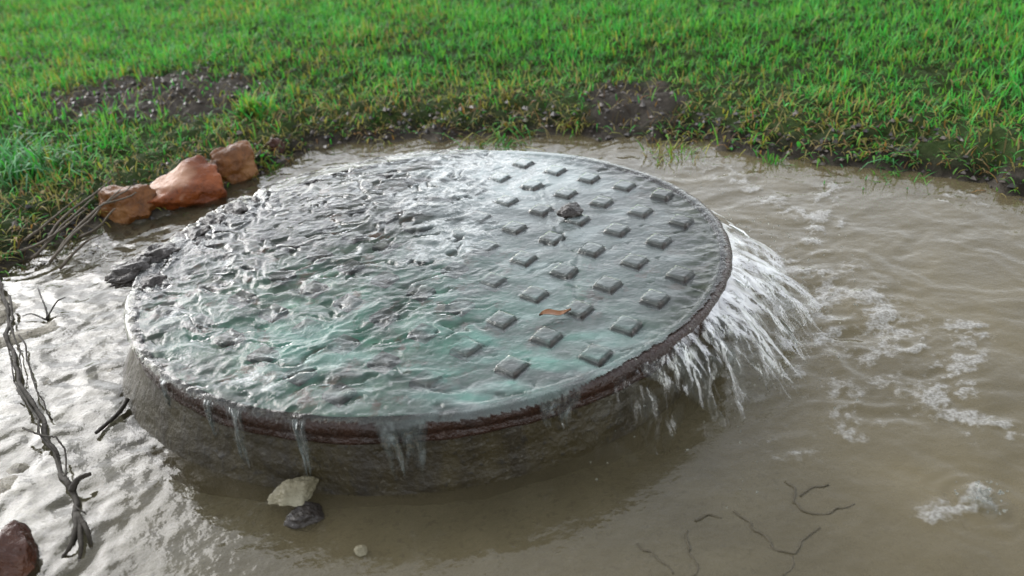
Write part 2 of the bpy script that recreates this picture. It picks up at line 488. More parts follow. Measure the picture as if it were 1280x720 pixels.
V, F, fo_, mu_ = compact(V, F, fo.ravel(), np.clip(mu, 0, 1).ravel())
me = mesh_np('water', V, F); fattr(me, 'foam', np.clip(fo_, 0, 1)); fattr(me, 'murk', mu_)
tag(link('water', me, M['pool']), kind='structure')

# ------------------------------------------------------------------ manhole shaft with its rusty frame ring
def lathe(profile, seg=160, warp=None):
    a = np.linspace(0, 2 * math.pi, seg, endpoint=False)
    V = []
    for r, z in profile:
        R = np.full(seg, float(r)); ZZ = np.full(seg, float(z))
        if warp is not None: R, ZZ = warp(a, R, ZZ)
        V.append(np.stack([R * np.cos(a), R * np.sin(a), ZZ], -1))
    V = np.concatenate(V); n = len(profile)
    i = np.arange(n * seg).reshape(n, seg); j = np.roll(i, -1, 1)
    F = np.stack([i[:-1], j[:-1], j[1:], i[1:]], -1).reshape(-1, 4)
    return V, F

man = tag(empty('manhole_shaft', (0, 0, -0.03)), 'short round concrete manhole shaft with a rusty iron ring standing in muddy water', 'manhole')
def cwarp(a, R, Z):
    lf = np.exp(-((np.mod(a - rad(185) + math.pi, 2 * math.pi) - math.pi) / 0.75) ** 2)
    dn = np.clip((0.055 - Z) / 0.07, 0, 1)
    n = fbm(a * 9, Z * 26, 4, 91, .6) * 0.0022 + 0.003 * np.sin(a * 3 + 1) * dn
    return R + lf * dn * 0.045 + n, Z
zs = np.linspace(0.062, -0.055, 60)
V, F = lathe([(0.29, 0.062)] + [(0.3485 + 0.007 * np.clip((0.055 - z) / 0.1, 0, 1), z) for z in zs] + [(0.29, -0.055)], 220, cwarp)
V[:, 2] += 0.03
link('collar', mesh_np('collar', V, F), M['concrete'], man)
def rwarp(a, R, Z):
    n = 0.0014 * fbm(a * 14, Z * 60, 3, 95)
    return R + np.where(R > 0.35, n, 0), Z + 0.0006 * fbm(a * 9, R * 50, 2, 97)
V, F = lathe([(0.330, 0.0565), (0.3510, 0.057), (0.3540, 0.0585), (0.3548, 0.062), (0.3535, 0.0645), (0.3535, 0.0675), (0.3565, 0.070), (0.3575, 0.076), (0.3565, 0.0815), (0.353, 0.0838), (0.347, 0.0842), (0.3455, 0.0825), (0.345, 0.074), (0.330, 0.0735)], 260, rwarp)
V[:, 2] += 0.03
link('iron_ring', mesh_np('iron_ring', V, F), M['rust'], man)

# ------------------------------------------------------------------ manhole cover with tread blocks
cov = tag(empty('manhole_cover', (0, 0, 0.075)), 'round cast iron manhole cover with raised diamond tread blocks, flooded by overflowing water', 'manhole cover')
a = np.linspace(0, 2 * math.pi, 160, endpoint=False)
rings = [0.0, 0.04, 0.08, 0.12, 0.16, 0.20, 0.24, 0.28, 0.32, 0.338, 0.343]
V, F = lathe([(max(r, 1e-4), PL) for r in rings] + [(0.3442, PL - 0.001), (0.3442, 0.0742), (0.20, 0.0742)], 160)
V[:, 2] -= 0.075
me = mesh_np('plate', V, F)
vg = np.exp(-((V[:, 0] + 0.06) / 0.28) ** 2 - ((V[:, 1] + 0.17) / 0.17) ** 2)
fattr(me, 'verdigris', vg); fattr(me, 'moss', sstep(0.24, 0.32, V[:, 0] + .3 * np.clip(-V[:, 1] - .1, 0, 1)))
link('plate', me, M['iron'], cov)
GA, GB, GO = np.array([0.0440, -0.0415]), np.array([-0.0372, -0.0500]), np.array([0.265, 0.058])
ea, eb = GA / np.linalg.norm(GA), GB / np.linalg.norm(GB)
HA = HB = 0.0116
def block_mesh():
    bm = bmesh.new()
    h = HP - PL
    lo = [ea * sx * HA * 1.12 + eb * sy * HB * 1.12 for sx, sy in ((-1, -1), (1, -1), (1, 1), (-1, 1))]
    hi = [ea * sx * HA + eb * sy * HB for sx, sy in ((-1, -1), (1, -1), (1, 1), (-1, 1))]
    vl = [bm.verts.new((p[0], p[1], -0.0008)) for p in lo]; vh = [bm.verts.new((p[0], p[1], h)) for p in hi]
    bm.faces.new(vh)
    for i in range(4):
        bm.faces.new((vl[i], vl[(i + 1) % 4], vh[(i + 1) % 4], vh[i]))
    bmesh.ops.recalc_face_normals(bm, faces=bm.faces)
    bmesh.ops.bevel(bm, geom=[e for e in bm.edges if e.verts[0].co.z > 0 and e.verts[1].co.z > 0], offset=0.0014, segments=1, affect='EDGES')
    me = bpy.data.meshes.new('tread_block'); bm.to_mesh(me); bm.free()
    me.materials.append(M['block'])
    return me
bmsh = block_mesh()
blocks = []
for i in range(-16, 17):
    for j in range(-16, 17):
        p = GO + i * GA + j * GB
        if np.hypot(*p) < 0.324:
            blocks.append(p)
            o = bpy.data.objects.new('tread_block', bmsh)
            COL.objects.link(o); o.parent = cov
            o.location = (p[0], p[1], PL - 0.075)
            o.rotation_euler = (0, 0, random.uniform(-.05, .05))

# ------------------------------------------------------------------ water that covers the cover
st = 0.0019
fx = np.arange(-0.362, 0.3621, st)
FX, FY = np.meshgrid(fx, fx)
R_ = np.hypot(FX, FY); A_ = np.arctan2(FY, FX)
sm = sstep(0.0, 0.12, FX + 0.22 * np.clip(-FY - 0.13, 0, 1) + 0.02 * fbm(FX * 9, FY * 9, 2, 99))
boil = np.exp(-((FX + 0.20) / 0.16) ** 2 - ((FY - 0.12) / 0.18) ** 2)
lev = 0.0910 * (1 - sm) + 0.0836 * sm + 0.004 * boil
x2 = FX + 0.030 * fbm(FX * 9, FY * 9, 4, 101, .6); y2 = FY + 0.026 * fbm(FX * 9, FY * 9, 4, 107, .6)
ang = 0.35 * np.sin(FX * 9)
xr = x2 * np.cos(ang) - y2 * np.sin(ang); yr = x2 * np.sin(ang) + y2 * np.cos(ang)
spg = at(395, 262, 0.088)
px_, py_ = x2 - spg[0], y2 - spg[1]
rho = np.hypot(px_, py_); phi = np.arctan2(py_, px_ + 1e-9)
tq = phi * (0.10 + 0.55 * rho)
def ring(kr, kt, sd): return pn(rho * kr + 1.2 * pn(FX * 14, FY * 14, sd + 1), tq * kt, sd)
near = np.exp(-(rho / 0.05) ** 2)
chop = 1.35 * ring(30, 13, 111) + 0.60 * ring(75, 30, 113) + 0.22 * ring(150, 80, 117)
chop = (chop - 0.75 * np.abs(ring(48, 20, 119)) - 0.35 * np.abs(ring(100, 45, 121)) + 0.25) * (1 - near) + near * fbm(FX * 50, FY * 50, 3, 122)
calm = 1.3 * pn(x2 * 16, y2 * 26, 121) + 0.35 * pn(x2 * 60, y2 * 70, 123)
# the narrow standing wave down the middle of the smooth part
wl = spline([at(u, v, 0.087)[:2] for u, v in [(672, 225), (686, 262), (690, 285), (704, 305), (716, 318), (709, 338), (712, 365), (718, 380)]], 40)
dw, sw = seg_dist(FX, FY, [tuple(p) for p in wl])
ridge = 0.0022 * np.exp(-(dw / 0.0028) ** 2) * (0.6 + 0.6 * pn(FX * 30, FY * 30, 125)) - 0.0012 * np.exp(-((dw - 0.006) / 0.003) ** 2) * (sw > 0)
am = (0.0026 * (0.75 + 0.45 * fbm(FX * 8, FY * 8, 2, 133))) * (1 - sm) + 0.0009 * sm
FZ = lev + am * ((1 - sm) * chop + sm * calm) + ridge
fl = ring(95, 26, 147)
fleck = sstep(0.40, 0.56, fl + 0.25 * pn(FX * 12, FY * 12, 151)) * (1 - sm) + sstep(0.62, 0.75, pn(x2 * 40, y2 * 60, 153)) * sm * 0.5  # dents stripped of murk and foam, painting dark reflections on the ripples
FZ = FZ - 0.0030 * fleck
edge_chop = sstep(0.29, 0.345, R_) * sm
FZ = FZ + 0.0015 * edge_chop * pn(FX * 70, FY * 70, 127)
cov_h = np.full_like(FX, PL + 0.0010); side = np.zeros_like(FX)
for p in blocks:
    qx, qy = FX - p[0], FY - p[1]
    det = ea[0] * eb[1] - ea[1] * eb[0]
    ca = (qx * eb[1] - qy * eb[0]) / det; cb = (ea[0] * qy - ea[1] * qx) / det
    t = np.maximum(np.abs(ca) / HA, np.abs(cb) / HB)
    side = np.maximum(side, sstep(0.90, 1.0, t) * (1 - sstep(1.22, 1.36, t)))
    cov_h = np.maximum(cov_h, PL + 0.001 + (HP - PL + 0.0006) * (1 - sstep(0.98, 1.16, t)))
cov_h = np.where(R_ > 0.342, np.maximum(cov_h, 0.0852), cov_h)
side = side * sm
k = 0.0014
hh = np.clip(0.5 + 0.5 * (FZ - cov_h) / k, 0, 1)
FZ = cov_h * (1 - hh) + FZ * hh + k * hh * (1 - hh)
FZ = FZ - 0.006 * sstep(0.3550, 0.3605, R_)
bare_rim = sstep(-72, -52, np.degrees(A_)) * (1 - sstep(38, 60, np.degrees(A_)))      # the ring stands clear of the water on the right
rlim = 0.3602 - bare_rim * (0.0085 + 0.003 * fbm(A_ * 22, A_ * 0, 2, 129))
fgreen = np.exp(-((FX + 0.02) / 0.26) ** 2 - ((FY + 0.19) / 0.15) ** 2)
ff = (0.42 * (1 - sm) + 0.10 * sm) * sstep(-0.55, 0.65, fbm(xr * 22, yr * 40, 4, 131))
def fb(u, v, rx, ry):
    p = at(u, v, 0.088)
    return np.exp(-((FX - p[0]) / rx) ** 2 - ((FY - p[1]) / ry) ** 2)
swirl = np.clip(fb(455, 255, .11, .10) + .8 * fb(400, 330, .10, .07), 0, 1)       # turning water at the back left, darkened to paint the trees' reflection
white = np.clip(1.3 * fb(610, 212, .12, .12) + .6 * fb(560, 300, .06, .09), 0, 1)       # back water whitened: churned foam plus a painted sky reflection
st1 = ring(60, 20, 137) + .5 * ring(120, 45, 138) + .25 * pn(FX * 160, FY * 160, 142)
ff = ff * (1 - 0.75 * swirl) + 0.95 * swirl * sstep(0.25, 0.75, st1) + 1.0 * white * sstep(-0.8, 0.25, st1)
ff = np.maximum(ff, 0.75 * np.clip(fb(300, 480, .16, .05) + fb(230, 400, .06, .10), 0, 1) * sstep(0.0, 0.6, st1))
pool = np.exp(-((FX + 0.26) / 0.05) ** 2 - ((FY - 0.135) / 0.06) ** 2)
ff = ff * (1 - 0.8 * pool) * (1 - sstep(0.340, 0.350, R_))
pat = sstep(-0.5, 0.55, fbm(FX * 13, FY * 22, 4, 139))
verdf = 0.80 * pat * np.clip(fb(620, 440, .14, .06) + fb(560, 480, .09, .04) + .8 * fb(340, 420, .08, .06) + .6 * fb(450, 430, .12, .06) + .35 * fb(600, 370, .14, .10), 0, 1)
mk = 0.06 * (1 - sm) * (1 - 0.9 * swirl) + 0.30 * sm + 0.65 * white + 0.60 * fb(700, 212, .10, .08) + 0.15 * fb(720, 300, .09, .10) + 0.45 * verdf  # extra pale murk at back and right paints the sky's reflection
mk = mk + 0.25 * (sstep(0.0, 0.6, fbm(FX * 14, FY * 30, 4, 145)) - 0.4) * sm
ox = sstep(0.05, 0.5, fbm(FX * 11 + 3, FY * 15, 4, 161, .6)) * (1 - sm)          # bare brown metal under clear water
mk = mk * (1 - 0.85 * ox); ff = ff * (1 - 0.7 * ox)
rim_dark = np.exp(-((R_ - 0.335) / 0.035) ** 2) * sstep(-60, -30, np.degrees(A_)) * (1 - sstep(40, 70, np.degrees(A_)))
mk = mk * (1 - 0.85 * rim_dark)
mk = mk * (1 - 0.9 * fleck) * (1 - 0.95 * side); ff = ff * (1 - 0.9 * fleck) * (1 - 0.95 * side) * (1 - 0.8 * rim_dark)
keep = R_ < rlim
V = np.stack([FX, FY, FZ], -1).reshape(-1, 3)
F = grid_faces(len(fx), len(fx), keep.ravel())
V, F, f1, m1, vd1 = compact(V, F, np.clip(ff, 0, 1).ravel(), np.clip(mk, 0, 1).ravel(), np.clip(verdf, 0, 1).ravel())
me = mesh_np('overflow_water', V, F); fattr(me, 'verd', vd1); fattr(me, 'foam', f1); fattr(me, 'murk', m1)
tag(link('overflow_water', me, M['film']), kind='structure')

# ------------------------------------------------------------------ water falling off the right side
paths = []
TF = 0.094                          # seconds from the lip to the pool, leaving downward at 0.36 m/s
def fall_path(th, v, tang, t0, t1, n, k):
    r0 = np.array([math.cos(th), math.sin(th)]); tv = np.array([-math.sin(th), math.cos(th)])
    ts = np.linspace(t0, t1, n) * TF
    P = np.array([np.append(r0 * (0.3555 + 1.3 * v * t) + tv * tang * t, 0.0785 - 0.36 * t - 4.9 * t * t) for t in ts])
    P[:, :2] += 0.004 * np.array([[mnoise.noise((k * 3.1, t * 24, 0)), mnoise.noise((k * 3.1, t * 24, 9))] for t in ts])
    return P
for i in range(14):
    th = random.triangular(-58, 24, -16)
    w = math.exp(-((th + 14) / 26) ** 2)
    # the water leaves in a few broad tongues
    tongue = 0.5 + 0.5 * math.sin(th * 0.42 + 1.1 * math.sin(th * 0.13))
    if random.random() > 0.25 + 0.75 * tongue: continue
    v = (0.20 + 0.90 * w * (0.45 + 0.55 * tongue)) * random.uniform(0.7, 1.05)
    a0 = random.uniform(0.0, 0.75); a1 = min(1.0, a0 + random.uniform(0.16, 0.55))
    n = 9
    P = fall_path(rad(th), v, random.uniform(-0.28, 0.0), a0, a1, n, i)
    s_ = np.linspace(0, 1, n)
    rw = random.uniform(0.0020, 0.0075) * (0.5 + 0.6 * w)
    R = rw * (0.25 + np.sin(math.pi * np.clip(s_ * .9 + .05, 0, 1))) * np.array([0.55 + 0.9 * abs(mnoise.noise((i * 7.7, q * 5, 3))) for q in s_])
    paths.append((P, R, random.uniform(0.15, 0.35)))
V, F = tubes(paths, 7)
# thin sheets between the strands, in three layers that leave the lip at slightly different speeds
nth, nsv = 420, 40
dens = [np.full(len(V), 0.85)]
for lay, (vk, thr, zo) in enumerate(((1.0, 0.10, 0.0), (0.80, 0.25, -0.002), (1.18, 0.32, 0.002))):
    TH, SS = np.meshgrid(np.linspace(-70, 28, nth), np.linspace(0, 1, nsv))
    wS = np.exp(-((TH + 15) / 31) ** 2); tgS = 0.5 + 0.5 * np.sin(TH * 0.42 + 1.1 * np.sin(TH * 0.13) + lay)
    vS = vk * (0.22 + 0.80 * wS * (0.6 + 0.4 * tgS)) * (0.88 + 0.14 * fbm(TH * 0.22, SS * 0.8, 3, 171 + lay))
    tS = SS * TF; aS = np.radians(TH) - 0.15 * tS / 0.36
    lump = 0.0030 * fbm(TH * 0.42 + lay * 9, SS * 3.0, 3, 173) * np.sqrt(SS)
    rS = 0.3550 + 1.3 * vS * tS + lump; zS = 0.0790 + zo * SS - 0.36 * tS - 4.9 * tS ** 2 + lump * 0.8
    streak = 1.2 * fbm(TH * 0.26 + 1.0 * pn(TH * .16, SS * 2, 180), SS * 1.6 + lay * 5, 3, 177 + lay, .5)
    env = sstep(-70, -46, TH) * (1 - sstep(10, 26, TH))
    dn_ = sstep(thr - 0.45, thr + 0.55, streak + 0.45 * wS * (0.5 + 0.7 * tgS) - 0.35 * SS) * env * (1 - 0.55 * sstep(0.6, 1.0, SS))
    ly = np.stack([rS * np.cos(aS), rS * np.sin(aS), zS], -1).reshape(-1, 3)
    fS = grid_faces(nth, nsv, (dn_ > 0.02).ravel())
    F = np.concatenate([F, fS + len(V)]); V = np.concatenate([V, ly]); dens.append((dn_ * 0.42).ravel())
# flying drops
dv, df = [], []
oct_ = np.array([(1, 0, 0), (-1, 0, 0), (0, 1, 0), (0, -1, 0), (0, 0, 1), (0, 0, -1)], float)
octf = np.array([(0, 2, 4, 4), (2, 1, 4, 4), (1, 3, 4, 4), (3, 0, 4, 4), (2, 0, 5, 5), (1, 2, 5, 5), (3, 1, 5, 5), (0, 3, 5, 5)])
base = len(V)
for i in range(300):
    th = rad(random.triangular(-75, 40, -20)); v = random.uniform(0.3, 1.5); t = random.uniform(0.2, 1) * 0.131
    p = np.array([math.cos(th) * (0.355 + v * t), math.sin(th) * (0.355 + v * t), 0.09 - 4.9 * t * t + random.uniform(0, .012)])
    r = random.choice([0.0005, 0.0008, 0.0011])
    dv.append(oct_ * r * np.array([1, 1, random.uniform(1, 1.8)]) + p); df.append(octf + base); base += 6
V = np.concatenate([V] + dv); F = np.concatenate([F] + df)
dens = np.concatenate(dens + [np.full(len(V) - sum(len(q) for q in dens), 0.9)])
V, F, dens = compact(V, F, dens)
me = mesh_mixed('falling_water', V, F)
rv = np.hypot(V[:, 0], V[:, 1]); fattr(me, 'dens', dens)
fattr(me, 'foam', np.clip(-0.05 + 0.8 * pn(np.arctan2(V[:, 1], V[:, 0]) * 60, rv * 12, 141), 0, 1)); fattr(me, 'murk', np.full(len(V), 0.13))
tag(link('falling_water', me, M['fall']), 'white streaks of water pouring off the right side of the manhole cover', 'waterfall', kind='stuff')

# trickles down the front and left of the shaft
def trickle(label, u, v, width, seed, drop):
    """a thin torn film of water that leaves the lip, hangs off the ring and thins out on its way down"""
    p0 = at(u, v, 0.080); th = math.atan2(p0[1], p0[0])
    loc = np.array([0.36 * math.cos(th), 0.36 * math.sin(th), 0.0])
    na, nz = 40, 48
    AA, SS = np.meshgrid(np.linspace(-1, 1, na), np.linspace(0, 1, nz))
    half = width / 2 / 0.36
    ce = 0.35 * pn(SS * 2.2, SS * 0 + seed, 201)
    aa = th + half * (AA * (1 - 0.45 * SS) + ce * SS)
    ln = drop * (0.55 + 0.45 * sstep(-0.6, 0.6, fbm(AA * 1.7 + seed, AA * 0, 3, 203)))
    z = 0.0868 - ln * SS ** 1.15
    bulge = 0.0030 * (0.5 + fbm(AA * 2.4 + seed, SS * 3.2, 3, 205))
    r = 0.3575 + 0.0035 * np.minimum(1, SS * 6) + bulge * np.sqrt(SS) * (1 - AA ** 2) - 0.0015 * sstep(0.3, 1, SS)
    P = np.stack([r * np.cos(aa), r * np.sin(aa), z], -1).reshape(-1, 3) - loc
    dn = (1 - np.abs(AA) ** 3) * sstep(-0.45, 0.55, fbm(AA * 2.6 + seed * 3, SS * 1.1, 3, 207) + 0.35 - 0.35 * SS) * (1 - sstep(0.75, 1.0, SS)) * sstep(0.0, 0.06, SS)
    back = P.copy(); back[:, :2] *= 1.0; back[:, 0] -= 0.0012 * math.cos(th); back[:, 1] -= 0.0012 * math.sin(th)
    F = grid_faces(na, nz)
    me = mesh_np('water_trickle', np.concatenate([P, back]), np.concatenate([F, F[:, ::-1] + len(P)]))
    fo = np.clip(0.30 + 0.5 * fbm(AA * 3 + seed, SS * 2, 2, 209), 0, 0.6).ravel()
    fattr(me, 'foam', np.tile(fo, 2)); fattr(me, 'murk', np.full(2 * len(P), 0.30)); fattr(me, 'dens', np.tile(0.72 * dn.ravel(), 2))
    o = link('water_trickle', me, M['fall']); o.location = loc
    tag(o, label, 'water trickle', 'water trickles down the manhole side')
trickle('wide splitting trickle over the rusty front ring, right of the tan stone', 500, 540, 0.052, 6, 0.072)
trickle('trickle of water falling beside the flat tan stone, just behind it', 362, 545, 0.018, 2, 0.082)
trickle('thin beaded trickle at the front left of the rusty ring', 262, 508, 0.016, 3, 0.050)
trickle('long thin trickle between the beaded trickle and the tan stone', 290, 520, 0.020, 4, 0.085)
trickle('broad faint film of water creeping down the ring near the right falls', 700, 500, 0.05, 7, 0.045)
trickle('short faint trickle farthest left on the manhole side', 212, 478, 0.012, 5, 0.040)

# ------------------------------------------------------------------ stones, clods, leaf
def rock(name, label, cat, u, v, size, m, seed, rot=0, cuts=7, zoff=0.0, z=0.0, group=None, sub=5, rough=0.15, tilt=(0, 0)):
    bm = bmesh.new()
    bmesh.ops.create_icosphere(bm, subdivisions=sub, radius=1)
    rs = random.Random(seed)
    planes = []
    for _ in range(cuts):
        n = Vector((rs.gauss(0, 1), rs.gauss(0, 1), rs.gauss(0.2, 1))).normalized()
        planes.append((n, rs.uniform(0.48, 0.80)))
    for vt in bm.verts:
        p = vt.co.copy()
        for n, d in planes:
            q = p.dot(n)
            if q > d: p -= n * (q - d) * 0.93
        p *= 1 + rough * mnoise.fractal(p * 2.2 + Vector((seed * 3.7, 0, 0)), 1.0, 2.0, 4) + 0.035 * mnoise.noise(p * 7) + 0.022 * mnoise.noise(p * 15) + 0.014 * mnoise.noise(p * 34)
        vt.co = Vector((p.x * size[0], p.y * size[1], p.z * size[2]))
    me = bpy.data.meshes.new(name); bm.to_mesh(me); bm.free()
    me.polygons.foreach_set('use_smooth', np.full(len(me.polygons), True)); me.update()
    co = np.zeros(len(me.vertices) * 3, np.float32); me.vertices.foreach_get('co', co); co = co.reshape(-1, 3) / np.array(size)
    fattr(me, 'pale', (1 - sstep(0.35, 0.75, np.hypot(np.hypot(co[:, 0] + .30, (co[:, 1] + .1) * .7), (co[:, 2] - .62) * 1.1) + 0.15 * fbm(co[:, 0] * 3, co[:, 2] * 3, 3, seed))))  # upper-left top painted paler, as if the light caught it
    o = link(name, me, m)
    p = at(u, v, z)
    o.location = (p[0], p[1], z + zoff); o.rotation_euler = (tilt[0], tilt[1], rad(rot))
    return tag(o, label, cat, group)
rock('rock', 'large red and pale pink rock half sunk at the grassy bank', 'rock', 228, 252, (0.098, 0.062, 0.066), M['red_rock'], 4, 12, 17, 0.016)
rock('rock', 'orange brown pointed rock behind the large pink rock', 'rock', 297, 218, (0.066, 0.046, 0.054), M['ochre_rock'], 10, 30, 15, 0.012)
rock('rock', 'low yellowish brown rock left of the large pink rock, under dead stems', 'rock', 156, 270, (0.074, 0.044, 0.050), M['ochre_rock'], 16, -10, 15, 0.012)
rock('rock', 'small reddish brown rock right of the orange pointed rock', 'rock', 344, 195, (0.022, 0.018, 0.026), M['brown_rock'], 21, 0, 6, 0.014)
rock('rock', 'dark reddish brown rock in the near left corner', 'rock', 15, 705, (0.030, 0.030, 0.032), M['brown_rock'], 27, 40, 14, 0.010)
rock('stone', 'flat tan stone standing in shallow water in front of the manhole', 'stone', 373, 632, (0.026, 0.017, 0.011), M['tan_rock'], 33, 15, 8, 0.016)
rock('stone', 'grey stone at the left shore below the long-leaved grass', 'stone', 42, 290, (0.020, 0.016, 0.012), M['grey_rock'], 41, 10, 6, 0.012)
rock('stone', 'small grey stone resting among the tread blocks on the manhole cover', 'stone', 715, 268, (0.018, 0.015, 0.011), M['clod'], 47, 25, 6, 0.004, 0.086)
rock('stone', 'dark mossy lump at the foot of the tan stone', 'stone', 385, 648, (0.021, 0.014, 0.012), M['clod'], 53, 15, 6, 0.002)
rock('stone', 'small pale stone in shallow mud at the front centre', 'stone', 452, 692, (0.006, 0.005, 0.005), M['tan_rock'], 59, 0, 5, 0.003)
ORD = ['leftmost', 'second from the left', 'third from the left', 'fourth from the left', 'middle', 'fourth from the right', 'third from the right', 'second from the right', 'rightmost']
for i, (u, v, s) in enumerate(sorted([(172, 335, .020), (205, 312, .022), (238, 292, .020), (268, 276, .018), (296, 262, .019), (318, 250, .013), (190, 352, .014), (255, 300, .012), (340, 240, .012)])):
    rock('mud_clod', ORD[i] + ' of the dark wet mud lumps along the cover edge', 'mud lump', u, v + 6, (s * 1.75, s * 1.2, s * .72), M['clod'], 60 + i, 35 + i * 13, 3, 0.001, 0.085, 'mud lumps along the cover edge', rough=0.3)

# wet leaf scrap stuck on the cover
def leaf_mesh(L, Wd, n=9):
    s = np.linspace(0, 1, n); w = Wd * np.sin(math.pi * s ** 0.8) * (1 - 0.2 * s)
    V = []; 
    for k in range(n):
        z = 0.002 * math.sin(s[k] * 7)
        V += [((s[k] - .5) * L, -w[k], z + .0016), ((s[k] - .5) * L, 0, z), ((s[k] - .5) * L, w[k], z + .0016)]
    V = np.array(V); top = V + np.array([0, 0, .0006])
    F = []
    for k in range(n - 1):
        for c in range(2):
            q = [k * 3 + c, k * 3 + c + 1, (k + 1) * 3 + c + 1, (k + 1) * 3 + c]
            F.append([x + len(V) for x in q][::-1]); F.append(q)
    return mesh_np('leaf', np.concatenate([top, V])[:, :3], np.array(F))
lf = link('leaf', leaf_mesh(0.034, 0.006), M['leaf'])
lf.location = at(694, 392, 0.0885); lf.rotation_euler = (0.05, 0, rad(8))
tag(lf, 'small wet orange brown leaf lying on the middle of the manhole cover', 'leaf')

# ------------------------------------------------------------------ roots, twigs, dead stems, mud cracks
def stick(name, label, cat, pts, r0, r1, m, n=26, wob=0.003, group=None, parent=None, branches=()):
    P = spline(pts, n)
    fq = 75 if name == 'mud_crack' else 30
    wv = np.array([1, 1, 0.12 if name == 'mud_crack' else 1.0])
    P = P + wob * wv * np.array([[mnoise.noise((q[0] * fq, q[1] * fq, s)) for s in (0., 5., 9.)] for q in P])
    R = np.linspace(r0, r1, n) * np.array([1 + 0.45 * mnoise.noise((k * .7, r0 * 900, 2.)) for k in range(n)])
    ps = [(P, R, 0.85)]
    for bpts, b0, b1 in branches:
        B = spline(bpts, 12); B = B + wob * wv * np.array([[mnoise.noise((q[0] * 30, q[1] * 30, s)) for s in (0., 5., 9.)] for q in B])
        ps.append((B, np.linspace(b0, b1, 12), 0.85))
    V, F = tubes(ps, 7)
    c = V.mean(0); c[2] = V[:, 2].min()
    o = link(name, mesh_mixed(name, V - c, F), m)
    o.location = c
    return tag(o, label, cat, group)
def px(lst):
    return [at(u, v, z) for u, v, z in lst]
main = px([(-10, 330, .009), (8, 380, .006), (12, 430, .006), (30, 480, .005), (52, 530, .005), (72, 575, .005), (88, 615, .005), (98, 650, .004), (86, 690, .001)])
def strand(pts, off, seed):
    return [np.array(p) + off * np.array([mnoise.noise((k * .9, seed, 0)), mnoise.noise((k * .9, seed, 4)), .5 * mnoise.noise((k * .9, seed, 8)) + .1]) for k, p in enumerate(pts)]
brs = []
for q in range(7):
    a_ = random.randint(0, 5); b_ = min(9, a_ + random.randint(2, 5))
    brs.append((strand(main, .030, q * 3.3)[a_:b_], random.uniform(.0009, .0022), random.uniform(.0005, .0011)))
for uu, vv in ((76, 694), (98, 700), (116, 680)):
    brs.append((px([(99, 640, .010), ((99 + uu) / 2 + 4, (640 + vv) / 2, .012), (uu, vv, .001)]), .0032, .0014))
brs.append((px([(88, 618, .006), (102, 600, .012), (112, 592, .013)]), .004, .002))
stick('root', 'long ragged muddy root winding down the left edge through the bright puddle', 'root', main, .0024, .0032, M['root'], 90, .008, branches=brs)
stick('twig', 'short dark twig lying on the water left of the manhole shaft', 'twig', px([(120, 542, .004), (140, 522, .006), (160, 498, .010)]), .0022, .0034, M['darkroot'], 14)
stick('twig', 'thin dark twig with three prongs sticking out of the left puddle', 'twig', px([(60, 400, .001), (55, 380, .012), (48, 360, .02)]), .0018, .0010, M['darkroot'], 12, .001,
      branches=[(px([(58, 398, .003), (70, 378, .012), (82, 372, .014)]), .0014, .0008), (px([(58, 400, .003), (40, 392, .008), (28, 395, .006)]), .0014, .0008)])
stick('twig', 'pale bent twig standing in the bare earth of the left bank', 'twig', px([(140, 150, .055), (150, 133, .065), (160, 112, .085)]), .0028, .0018, M['straw'], 12)
for i, (a_, b_, c_) in enumerate([((60, 330, .012), (100, 285, .035), (150, 236, .055)), ((70, 318, .012), (110, 270, .04), (165, 232, .055)), ((40, 322, .012), (80, 280, .03), (120, 245, .055)),
                                  ((85, 300, .02), (120, 262, .045), (170, 240, .05)), ((55, 305, .015), (90, 262, .04), (140, 225, .06)), ((100, 296, .015), (125, 280, .03), (145, 262, .045)), ((20, 320, .01), (60, 296, .025), (108, 262, .045)), ((75, 335, .008), (104, 305, .02), (128, 292, .03)), ((30, 300, .02), (70, 270, .035), (95, 248, .05))]):
    stick('dead_stem', 'grey brown dead grass stem in the bundle beside the yellowish rock', 'dead stem', px([a_, b_, c_]), .0026, .0014, M['straw'], 14, .004, 'dead stems on the left shore')
for k, (lab, pts, brs) in enumerate([  # thin tubes standing in for cracks in the submerged mud bed
    ('dark forked mud crack under shallow water, right of the falling water', [(985, 600, 0), (998, 630, 0), (1012, 642, 0), (1045, 640, 0), (1066, 630, 0)], []),
    ('short dark mud crack above the forked crack in the stream', [(1000, 618, 0), (1018, 610, 0), (1034, 605, 0)], []),
    ('dark branching mud crack at the near right, lowest of the cracks', [(918, 640, 0), (950, 668, 0), (988, 694, 0), (1000, 680, 0), (1020, 660, 0)], [[(988, 694, 0), (990, 705, 0), (980, 725, 0)]]),
    ('thin dark mud crack beside the bottom edge, left of the branching crack', [(800, 680, 0), (822, 698, 0), (842, 716, 0)], []),
    ('small dark curled mud crack at the foot of the falling water', [(872, 652, 0), (890, 645, 0), (905, 648, 0)], []),
    ('thin upright dark mud crack at the bottom edge between two other cracks', [(856, 662, 0), (862, 690, 0), (868, 720, 0)], [])]):
    stick('mud_crack', lab, 'root', px([(u, v, .0012) for u, v, z in pts]), .0012, .0007, M['submerged'], 44, .0055, None, None,  # mud cracks, grouped under the root category
          [(px([(u, v, .0012) for u, v, z in b]), .0010, .0006) for b in brs])

